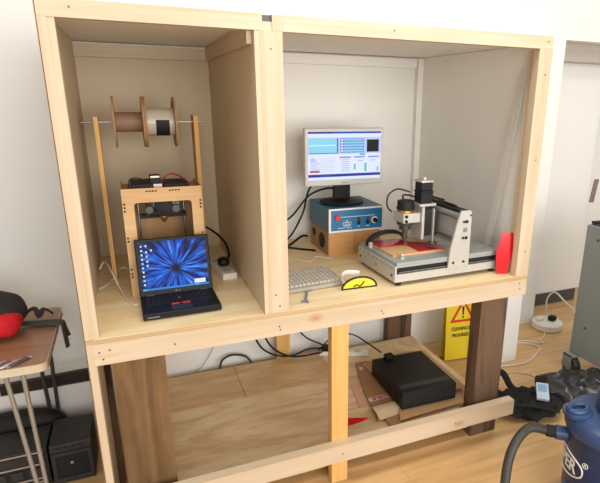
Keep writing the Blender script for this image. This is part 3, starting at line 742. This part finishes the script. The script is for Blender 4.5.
cable('cable', [(.60, 1.06, .142), (.62, 1.07, .19), (.68, 1.075, .21), (.76, 1.07, .19), (.80, 1.055, .142)], .007, 'darkgrey', 'dark cable hump at the back edge of the low shelf')
cable('cable', [(.60, 1.09, .60), (.595, 1.09, .40), (.57, 1.085, .28), (.5, 1.08, .17), (.45, 1.075, .14)], .0018, 'hose', 'thin brown wire hanging against the wall below the worktop')

sg = thing('caution_sign', 'yellow cleaning caution sign standing behind the right bench leg', 'sign', (2.252, .80, 0), math.radians(-6))
tl_ = math.radians(-3.2)
fpn = G().box(-.15, .15, 0, .012, .008, .62, bev=.004).build('front_board', 'yellow', sg); fpn.rotation_euler = (tl_, 0, 0)
bpn = G().box(-.15, .15, -.012, 0, .008, .62, bev=.004).build('back_board', 'yelpale', sg); bpn.location = (0, .085, 0); bpn.rotation_euler = (-tl_, 0, 0)
def tri(r, z): return [(r*math.cos(a), z+r*math.sin(a)) for a in (PI/2, PI/2+2*PI/3, PI/2+4*PI/3)]
G().prism([(x-.022, z) for x, z in tri(.115, .345)], 'Y', -.0012, .0006).build('warning_triangle', 'signred', fpn)
G().prism([(x-.022, z) for x, z in tri(.078, .345)], 'Y', -.002, -.0011).build('triangle_centre', 'yellow', fpn)
G().prism([(-.031, .40), (-.013, .40), (-.017, .34), (-.027, .34)], 'Y', -.003, -.0019).lathe([(.008, 0), (.008, .0011)], (-.022, -.003, .323), 'Y', 14).build('exclamation_mark', 'ink', fpn)
text('CLEANING IN', .032, 'ink', fpn, T(-.028, -.0012, .238) @ UPRIGHT @ Matrix.Diagonal((.8, 1.05, 1, 1)), bold=.0008)
text('PROGRESS', .032, 'ink', fpn, T(-.036, -.0012, .190) @ UPRIGHT @ Matrix.Diagonal((.85, 1.05, 1, 1)), bold=.0008)
G().box(-.14, .14, -.0006, .0004, .112, .115).build('fold_line', 'yelpale', fpn)

tag(G().box(2.30, 2.592, .655, .675, 0.001, 1.25).build('white_panel', 'mdf'), 'tall white board standing on edge behind the right bench leg', 'board')

# ------------------------------------------------------------------ right side of the room
rl = thing('cable_reel', 'round white extension reel on the floor by the wall end', 'cable reel', (3.20, 1.0, 0))
G().lathe([(.11, 0), (.12, .008), (.12, .05), (.105, .062), (.03, .066)], (0, 0, 0), 'Z', 32).build('drum', 'white', rl)
G().ball((.03, -.02, .085), (.035, .028, .022), 14, 8, pw=.7).build('plug', 'black', rl)
G().ball((-.06, .02, .077), (.03, .025, .018), 14, 8, pw=.7).build('plug', 'white', rl)
cable('cable', [(3.22, 1.03, .10), (3.22, 1.05, .22), (3.24, 1.0, .30), (3.1, .75, .33), (2.98, .55, .36), (2.84, .43, .40)], .007, 'cream_cable', 'white lead rising from the round reel to the grey cabinet')
cable('cable', [(2.62, .86, .006), (2.76, .86, .006), (2.86, .80, .006), (2.87, .72, .006), (2.77, .65, .006), (2.62, .585, .006), (2.46, .60, .006), (2.36, .62, .006)], .006, 'cream_cable', 'white cable looped on the floor in front of the white panel')
cable('cable', [(3.12, .93, .006), (3.04, .86, .006), (2.98, .83, .006), (2.95, .78, .006), (2.85, .84, .018), (2.74, .9, .006)], .005, 'cream_cable', 'white cable on the floor between reel and white board')
cable('cable', [(2.40, .53, .005), (2.48, .50, .005), (2.54, .44, .005), (2.55, .36, .005), (2.6, .37, .005)], .004, 'cream_cable', 'short pale cable end on the floor behind the black bag')

tr = thing('metal_cabinet', 'grey steel cabinet on castors at the right edge', 'cabinet', (2.815, -.5, 0))
bx = G().box(0, .6, 0, .90, .15, 1.03, bev=.006).build('body', 'trolley', tr)
G().box(.02, .58, .02, .88, 1.0305, 1.036).build('top_mat', 'trolleyedge', tr)
G().box(.02, .16, .86, .89, 1.0365, 1.052, bev=.004).build('handle', 'blackm', tr)
for y, z in ((.80, .95), (.80, .36), (.2, .95), (.2, .36)): G().cyl((-.004, y, z), .008, .0045, 'X', 12).build('rivet', 'trolleyedge', bx)
def castor(x, y):
    c = G().lathe([(.03, -.022), (.062, -.022), (.066, -.012), (.066, .012), (.062, .022), (.03, .022)], (x, y, .066), 'X', 28).build('castor', 'darkgrey', tr)
    G().lathe([(.028, -.026), (.03, .026)], (x, y, .066), 'X', 20, 'steel').box(x-.032, x-.027, y-.02, y+.05, .05, .149, 'trolley').box(x+.027, x+.032, y-.02, y+.05, .05, .149, 'trolley').box(x-.032, x+.032, y-.03, y+.05, .138, .1495, 'trolley').build('castor_fork', None, c)
castor(-.012, .855); castor(.55, .83); castor(.04, .08)

bg = thing('shoulder_bag', 'crumpled black cloth bag with straps on the floor by the bench leg', 'bag', (2.22, .12, 0), math.radians(-20))
random.seed(3)
def crumple(amp, fr, seed):
    off = Vector((seed*7.3, seed*3.1, seed*5.7))
    def fn(p):
        d = mnoise.noise_vector(p*fr+off)
        k = 1-abs(mnoise.noise(p*fr*1.1+off*2))*2 + .6*(1-abs(mnoise.noise(p*fr*2.3+off))*2)
        q = p+Vector((d.x*amp*1.3, d.y*amp*1.3, (k-.7)*amp*1.2))
        q.z = max(q.z, .002); return q
    return fn
G().ball((0, 0, .055), (.19, .14, .05), 64, 32, pw=.8, fn=crumple(.022, 13, 1)).build('bag_body', 'bagcloth', bg)
G().tube([(-.12, .06, .08), (-.17, .12, .1), (-.15, .19, .15), (-.09, .19, .15), (-.06, .13, .1), (-.05, .08, .1)], .01, 8, sub=6, flat=(.02, .006)).tube([(-.15, -.05, .07), (-.05, -.10, .11), (.05, -.12, .1), (.15, -.1, .06)], .01, 8, sub=6, flat=(.018, .004)).build('strap', 'bagcloth', bg)
bb = tag(G().ball((0, 0, .06), (.27, .19, .08), 90, 40, pw=.85, fn=crumple(.03, 5.0, 2)).build('bin_bag', 'bagfilm'), 'shiny dark grey bin bag crumpled in front of the grey cabinet', 'bin bag')
bb.location = (2.645, .10, 0); bb.rotation_euler = (0, 0, math.radians(-28))
dv = thing('handset', 'pale blue handheld device lying on top of the black bag', 'device', (2.285, .075, .135), math.radians(-38))
b1 = G().box(-.035, .035, -.065, .065, 0, .02, bev=.004, xf=RX(math.radians(14))).build('body', 'device', dv)
G().box(-.024, .024, -.01, .05, .0202, .0212, xf=RX(math.radians(14))).build('screen', 'devscreen', dv)

# vacuum
VX, VY = 2.015, -.60
vc = thing('drum_vacuum', 'blue drum vacuum cleaner at the lower right corner', 'vacuum cleaner', (VX, VY, 0))
dr = G().lathe([(.165, .085), (.172, .09), (.178, .40), (.172, .405)], (0, 0, 0), 'Z', 48).build('drum', 'vacdrum', vc)
G().lathe([(.178, .402), (.192, .405), (.197, .42), (.195, .45), (.18, .472), (.14, .485)], (0, 0, 0), 'Z', 48).build('lid', 'vac', vc)
G().lathe([(.12, .48), (.12, .56), (.11, .60), (.08, .63), (.04, .64)], (.05, -.01, 0), 'Z', 40).build('motor_head', 'vac', vc)
hl = G()
ha = math.radians(150)
hc = Vector((.155*math.cos(ha), .155*math.sin(ha), 0))
ring = []
for i in range(25):
    a = 2*PI*i/24; ring.append((hc.x+.045*math.cos(a), hc.y+.03*math.sin(a), .497))
hl.tube(ring, .013, 10)
hl.lathe([(.06, .47), (.062, .488), (.05, .492)], (hc.x, hc.y, 0), 'Z', 28)
hl.build('lid_handle', 'vac', vc)
pa = math.radians(140)
pd = Vector((math.cos(pa), math.sin(pa), 0)); p0 = pd*.165+Vector((0, 0, .345))
G().tube([p0, p0+pd*.06], .032, 20).build('hose_port', 'vac', vc)
G().tube([p0+pd*.045, p0+pd*.10], .027, 18).build('hose_cuff', 'blackm', vc)
P1 = p0+pd*.095
hp = [P1, Vector((-.275, .19, .364)), Vector((-.35, .175, .35)), Vector((-.415, .15, .295)), Vector((-.455, .12, .21)), Vector((-.475, .09, .12)), Vector((-.478, .05, .045)), Vector((-.455, -.06, .024)), Vector((-.38, -.3, .026))]
G().tube(hp, .023, 12, sub=18, rfun=lambda i: .0215 if i % 2 else .0198).build('hose', 'hose', vc)
for k, a in enumerate((165, 255, 345, 75)):
    a = math.radians(a); cx, cy = .165*math.cos(a), .165*math.sin(a)
    ft = G().ball((cx, cy, .105), (.042, .042, .04), 18, 10).build('foot_housing', 'vac', vc)
    G().lathe([(.012, -.012), (.026, -.01), (.026, .01), (.012, .012)], (cx*1.08, cy*1.08, .026), 'Y', 18, 'blackm').cyl((cx*1.06, cy*1.06, .026), .008, .05, 'Z', 10, 'steel').build('castor', None, ft)
# badge printed round the drum
La = math.radians(136)
def wrap(off):
    def w(p):
        a = La+(p.x)/.1785; r = .1785+off+p.z
        return Vector((r*math.cos(a), r*math.sin(a), .25+p.y))
    return w
me = text_mesh('DRAPER', .085, .0006, .002)
wr = wrap(.0008)
bm = bmesh.new(); bm.from_mesh(me); bmesh.ops.triangulate(bm, faces=bm.faces[:])
bmesh.ops.subdivide_edges(bm, edges=[e for e in bm.edges if e.calc_length() > .02], cuts=2); bm.to_mesh(me); bm.free()
for v in me.vertices: v.co = wr(Vector((v.co.x*.85, v.co.y, v.co.z)))
me.materials.clear(); me.materials.append(M['logo'])
o = bpy.data.objects.new('lettering', me); C.objects.link(o); o.parent = dr
ov = []
for i in range(65):
    a = 2*PI*i/64; ov.append(wrap(.0006)(Vector((.165*math.copysign(abs(math.cos(a))**.8, math.cos(a)), .055*math.copysign(abs(math.sin(a))**.8, math.sin(a)), 0))))
G().tube(ov, .0035, 6).build('badge_outline', 'logo', dr)
rg = []
for i in range(17):
    a = 2*PI*i/16; rg.append(wrap(.0006)(Vector((.172+.012*math.cos(a), .045+.012*math.sin(a), 0))))
G().tube(rg, .0016, 6).build('registered_ring', 'logo', dr)
me = text_mesh('R', .018, .0006, .0004)
for v in me.vertices: v.co = wr(Vector((v.co.x+.172, v.co.y+.045, v.co.z)))
me.materials.clear(); me.materials.append(M['logo'])
o = bpy.data.objects.new('registered_letter', me); C.objects.link(o); o.parent = dr

ph = tag(G().box(-.03, .03, 0, .003, -.11, .11).build('photo_strip', 'photo'), 'narrow photo strip pinned to the far wall above the grey cabinet', 'photo')
ph.location = (4.215, WY+.5-.0032, .965); ph.rotation_euler = (0, math.radians(8), 0)

# ------------------------------------------------------------------ left side of the room
tb = thing('table', 'wood-topped table with cream edge and metal rod legs, left of the bench', 'table', (-.17, .24, 0))
def rrect(x0, x1, y0, y1, r, n=6):
    pts = []
    for cx, cy, s in ((x1-r, y1-r, 0), (x0+r, y1-r, 1), (x0+r, y0+r, 2), (x1-r, y0+r, 3)):
        for k in range(n+1): t = (s+k/n)*PI/2; pts.append((cx+r*math.cos(t), cy+r*math.sin(t)))
    return pts
G().prism(rrect(-1.1, 0, 0, .63, .035), 'Z', .716, .748).build('table_edge', 'edge', tb)
G().prism(rrect(-1.096, -.004, .004, .626, .033), 'Z', .7482, .751).build('table_top', 'formica', tb)
def rodleg(xa, ya, xb, yb, dx, m, dy=0):
    g = G()
    for s in (-1, 1): g.tube([(xa+s*dx, ya, .7155), (xb+s*.012, yb, .008)], .009, 10)
    g.tube([(xb-.012, yb, .009), (xb+.012, yb, .009)], .009, 10)
    return g.build('leg', m, tb)
rodleg(-.13, .07, -.095, .05, .03, 'chrome'); rodleg(-.095, .52, -.10, .57, .03, 'darkmetal'); rodleg(-.98, .07, -1.02, .05, .03, 'chrome'); rodleg(-.98, .52, -1.02, .57, .03, 'darkmetal')

bp = thing('backpack', 'red and dark brown backpack lying on the wooden table', 'backpack', (-.46, .62, .751))
def sag(p):
    n = mnoise.noise(p*9)*.012+mnoise.noise(p*22)*.004
    k = 1-.35*max(0, p.x)/.17*max(0, p.z-.05)/.15
    return Vector((p.x+n, p.y+n, max(.001, p.z*k+n*.7)))
G().ball((.008, .02, .108), (.175, .135, .107), 40, 24, pw=.8, fn=sag).build('body', 'bpblack', bp)
G().ball((.045, -.05, .07), (.128, .105, .062), 36, 20, pw=.8, fn=lambda p: p+Vector((0, 0, mnoise.noise(p*14)*.012))).build('pocket', 'bpred', bp, label='red front pocket')
G().tube([(-.075, -.125, .118), (.0, -.128, .128), (.08, -.115, .126), (.14, -.07, .108), (.172, -.02, .09)], .006, 8, sub=5).build('piping', 'bpblack', bp)
G().tube([(.03, -.158, .05), (.075, -.150, .078), (.12, -.128, .084), (.155, -.095, .076)], .005, 8, sub=5).build('zip', 'bpblack', bp)
G().tube([(.13, .03, .02), (.19, .02, .012), (.26, .0, .016), (.31, -.01, .012), (.318, -.02, -.02), (.325, -.035, -.10)], .01, 8, sub=6, flat=(.018, .003)).build('strap', 'strap', bp)
G().tube([(.13, .05, .02), (.2, .05, .012), (.28, .03, .014), (.310, .015, .010), (.318, .01, -.02), (.33, .0, -.06)], .01, 8, sub=6, flat=(.016, .003)).build('strap', 'strap', bp)
G().tube([(.14, .06, .02), (.17, .10, .05), (.2, .09, .06), (.215, .07, .03), (.235, .09, .055), (.265, .11, .02)], .006, 8, sub=6, flat=(.011, .003)).build('strap_loop', 'bpblack', bp)
for i, (x, y, a, m, l) in enumerate([(-.355, .275, 40, 'foil', 'silver foil packet at the table front edge, leftmost'), (-.325, .272, 40, 'foildark', 'dark foil packet at the table front edge, second from left'), (-.297, .275, 42, 'foil', 'silver foil packet at the table front edge, third from left'), (-.268, .28, 44, 'foildark', 'dark foil packet at the table front edge, nearest the corner')]):
    p = thing('foil_packet', l, 'packet', (x, y, .7515), math.radians(a-90), 'foil packets on the table')
    G().ball((0, 0, .004), (.011, .042, .004), 14, 8, pw=.6).build('pouch', m, p)
    for s in (-1, 1): G().box(-.01, .01, s*.046-.006, s*.046+.006, .003, .0042).build('seal', 'foil', p)

sr = thing('stereo', 'black stereo unit with a speaker and silver trim on the floor under the table', 'stereo', (-.09, .50, 0))
G().box(-.60, -.185, 0, .20, 0, .205, bev=.004).build('body', 'stereo', sr)
sk = G().box(-.175, 0, -.01, .22, 0, .21, bev=.004).build('speaker', 'stereo2', sr)
v, f = frame_xz(-.17, -.005, .02, .17, -.155, -.018, .035, .155, -.018, -.0105, .004)
G().add(v, f).build('speaker_frame', 'darkgrey', sk)
G().box(-.154, -.019, -.0145, -.0105, .036, .154).build('grille', 'blackm', sk)
G().cyl((-.09, -.0185, .11), .007, .004, 'Y', 14).build('speaker_badge', 'silver', sk)
for x in (-.14, -.11, -.08, -.05): G().cyl((x, -.018, .187), .008, .007, 'Y', 12).build('knob', 'darkgrey', sk)
for z, m in ((.188, 'silver'), (.125, 'silver'), (.05, 'silver'), (.03, 'silver')): G().box(-.58, -.20, -.006, -.0002, z, z+.008, bev=.001).build('trim_strip', m, sr)
G().box(-.56, -.21, -.004, -.0002, .138, .182).build('display_panel', 'stereo2', sr)
for i in range(5): G().box(-.55+i*.07, -.50+i*.07, -.007, -.0002, .07, .11, bev=.002).build('button', 'darkgrey', sr)
tag(G().ball((-.45, .785, .13), (.24, .065, .13), 28, 16, pw=.8, fn=lambda p: Vector((p.x, p.y, max(p.z, .0)))).build('soft_case', 'blackm'), 'rounded black soft case standing behind the stereo under the table', 'case')

# ------------------------------------------------------------------ light
def area(name, loc, sx, sy, power, col=(1, .96, .9), rot=(0, 0, 0)):
    l = bpy.data.lights.new(name, 'AREA'); l.shape = 'RECTANGLE'; l.size = sx; l.size_y = sy; l.energy = power; l.color = col
    o = bpy.data.objects.new(name, l); C.objects.link(o); o.location = loc; o.rotation_euler = rot
area('ceiling_lamp', (1.3, -.45, 3.3), 3.4, .5, 50)
area('front_fill', (1.6, -4.2, 1.9), 4.5, 2.2, 260, (1, .98, .95), (PI/2, 0, 0))  # added fill light, not a window; behind the camera, brightens the open bays
w = bpy.data.worlds.new('room_light'); bpy.context.scene.world = w; w.use_nodes = True
w.node_tree.nodes['Background'].inputs[0].default_value = (1, .97, .93, 1); w.node_tree.nodes['Background'].inputs[1].default_value = .8

# ------------------------------------------------------------------ camera
cam = bpy.data.cameras.new('camera'); co = bpy.data.objects.new('camera', cam); C.objects.link(co)
a, p, r = 0.414887, -0.290657, 0.0142727
fw = Vector((math.sin(a)*math.cos(p), math.cos(a)*math.cos(p), math.sin(p))); rt = Vector((math.cos(a), -math.sin(a), 0)); up = rt.cross(fw)
rt2 = math.cos(r)*rt+math.sin(r)*up; up2 = -math.sin(r)*rt+math.cos(r)*up
m = Matrix((rt2, up2, -fw)).transposed().to_4x4(); m.translation = Vector((.207681, -1.915177, 1.763384))
co.matrix_world = m
cam.sensor_fit = 'HORIZONTAL'; cam.sensor_width = 36; cam.lens = 36*515.9/600
cam.shift_x = -(356.07-300)/600; cam.shift_y = (253.65-241.5)/600
cam.clip_start = .05
s = bpy.context.scene; s.camera = co
s.view_settings.view_transform = 'Standard'; s.view_settings.look = 'None'; s.view_settings.gamma = 1; s.view_settings.use_curve_mapping = False
s.view_settings.exposure = -0.3
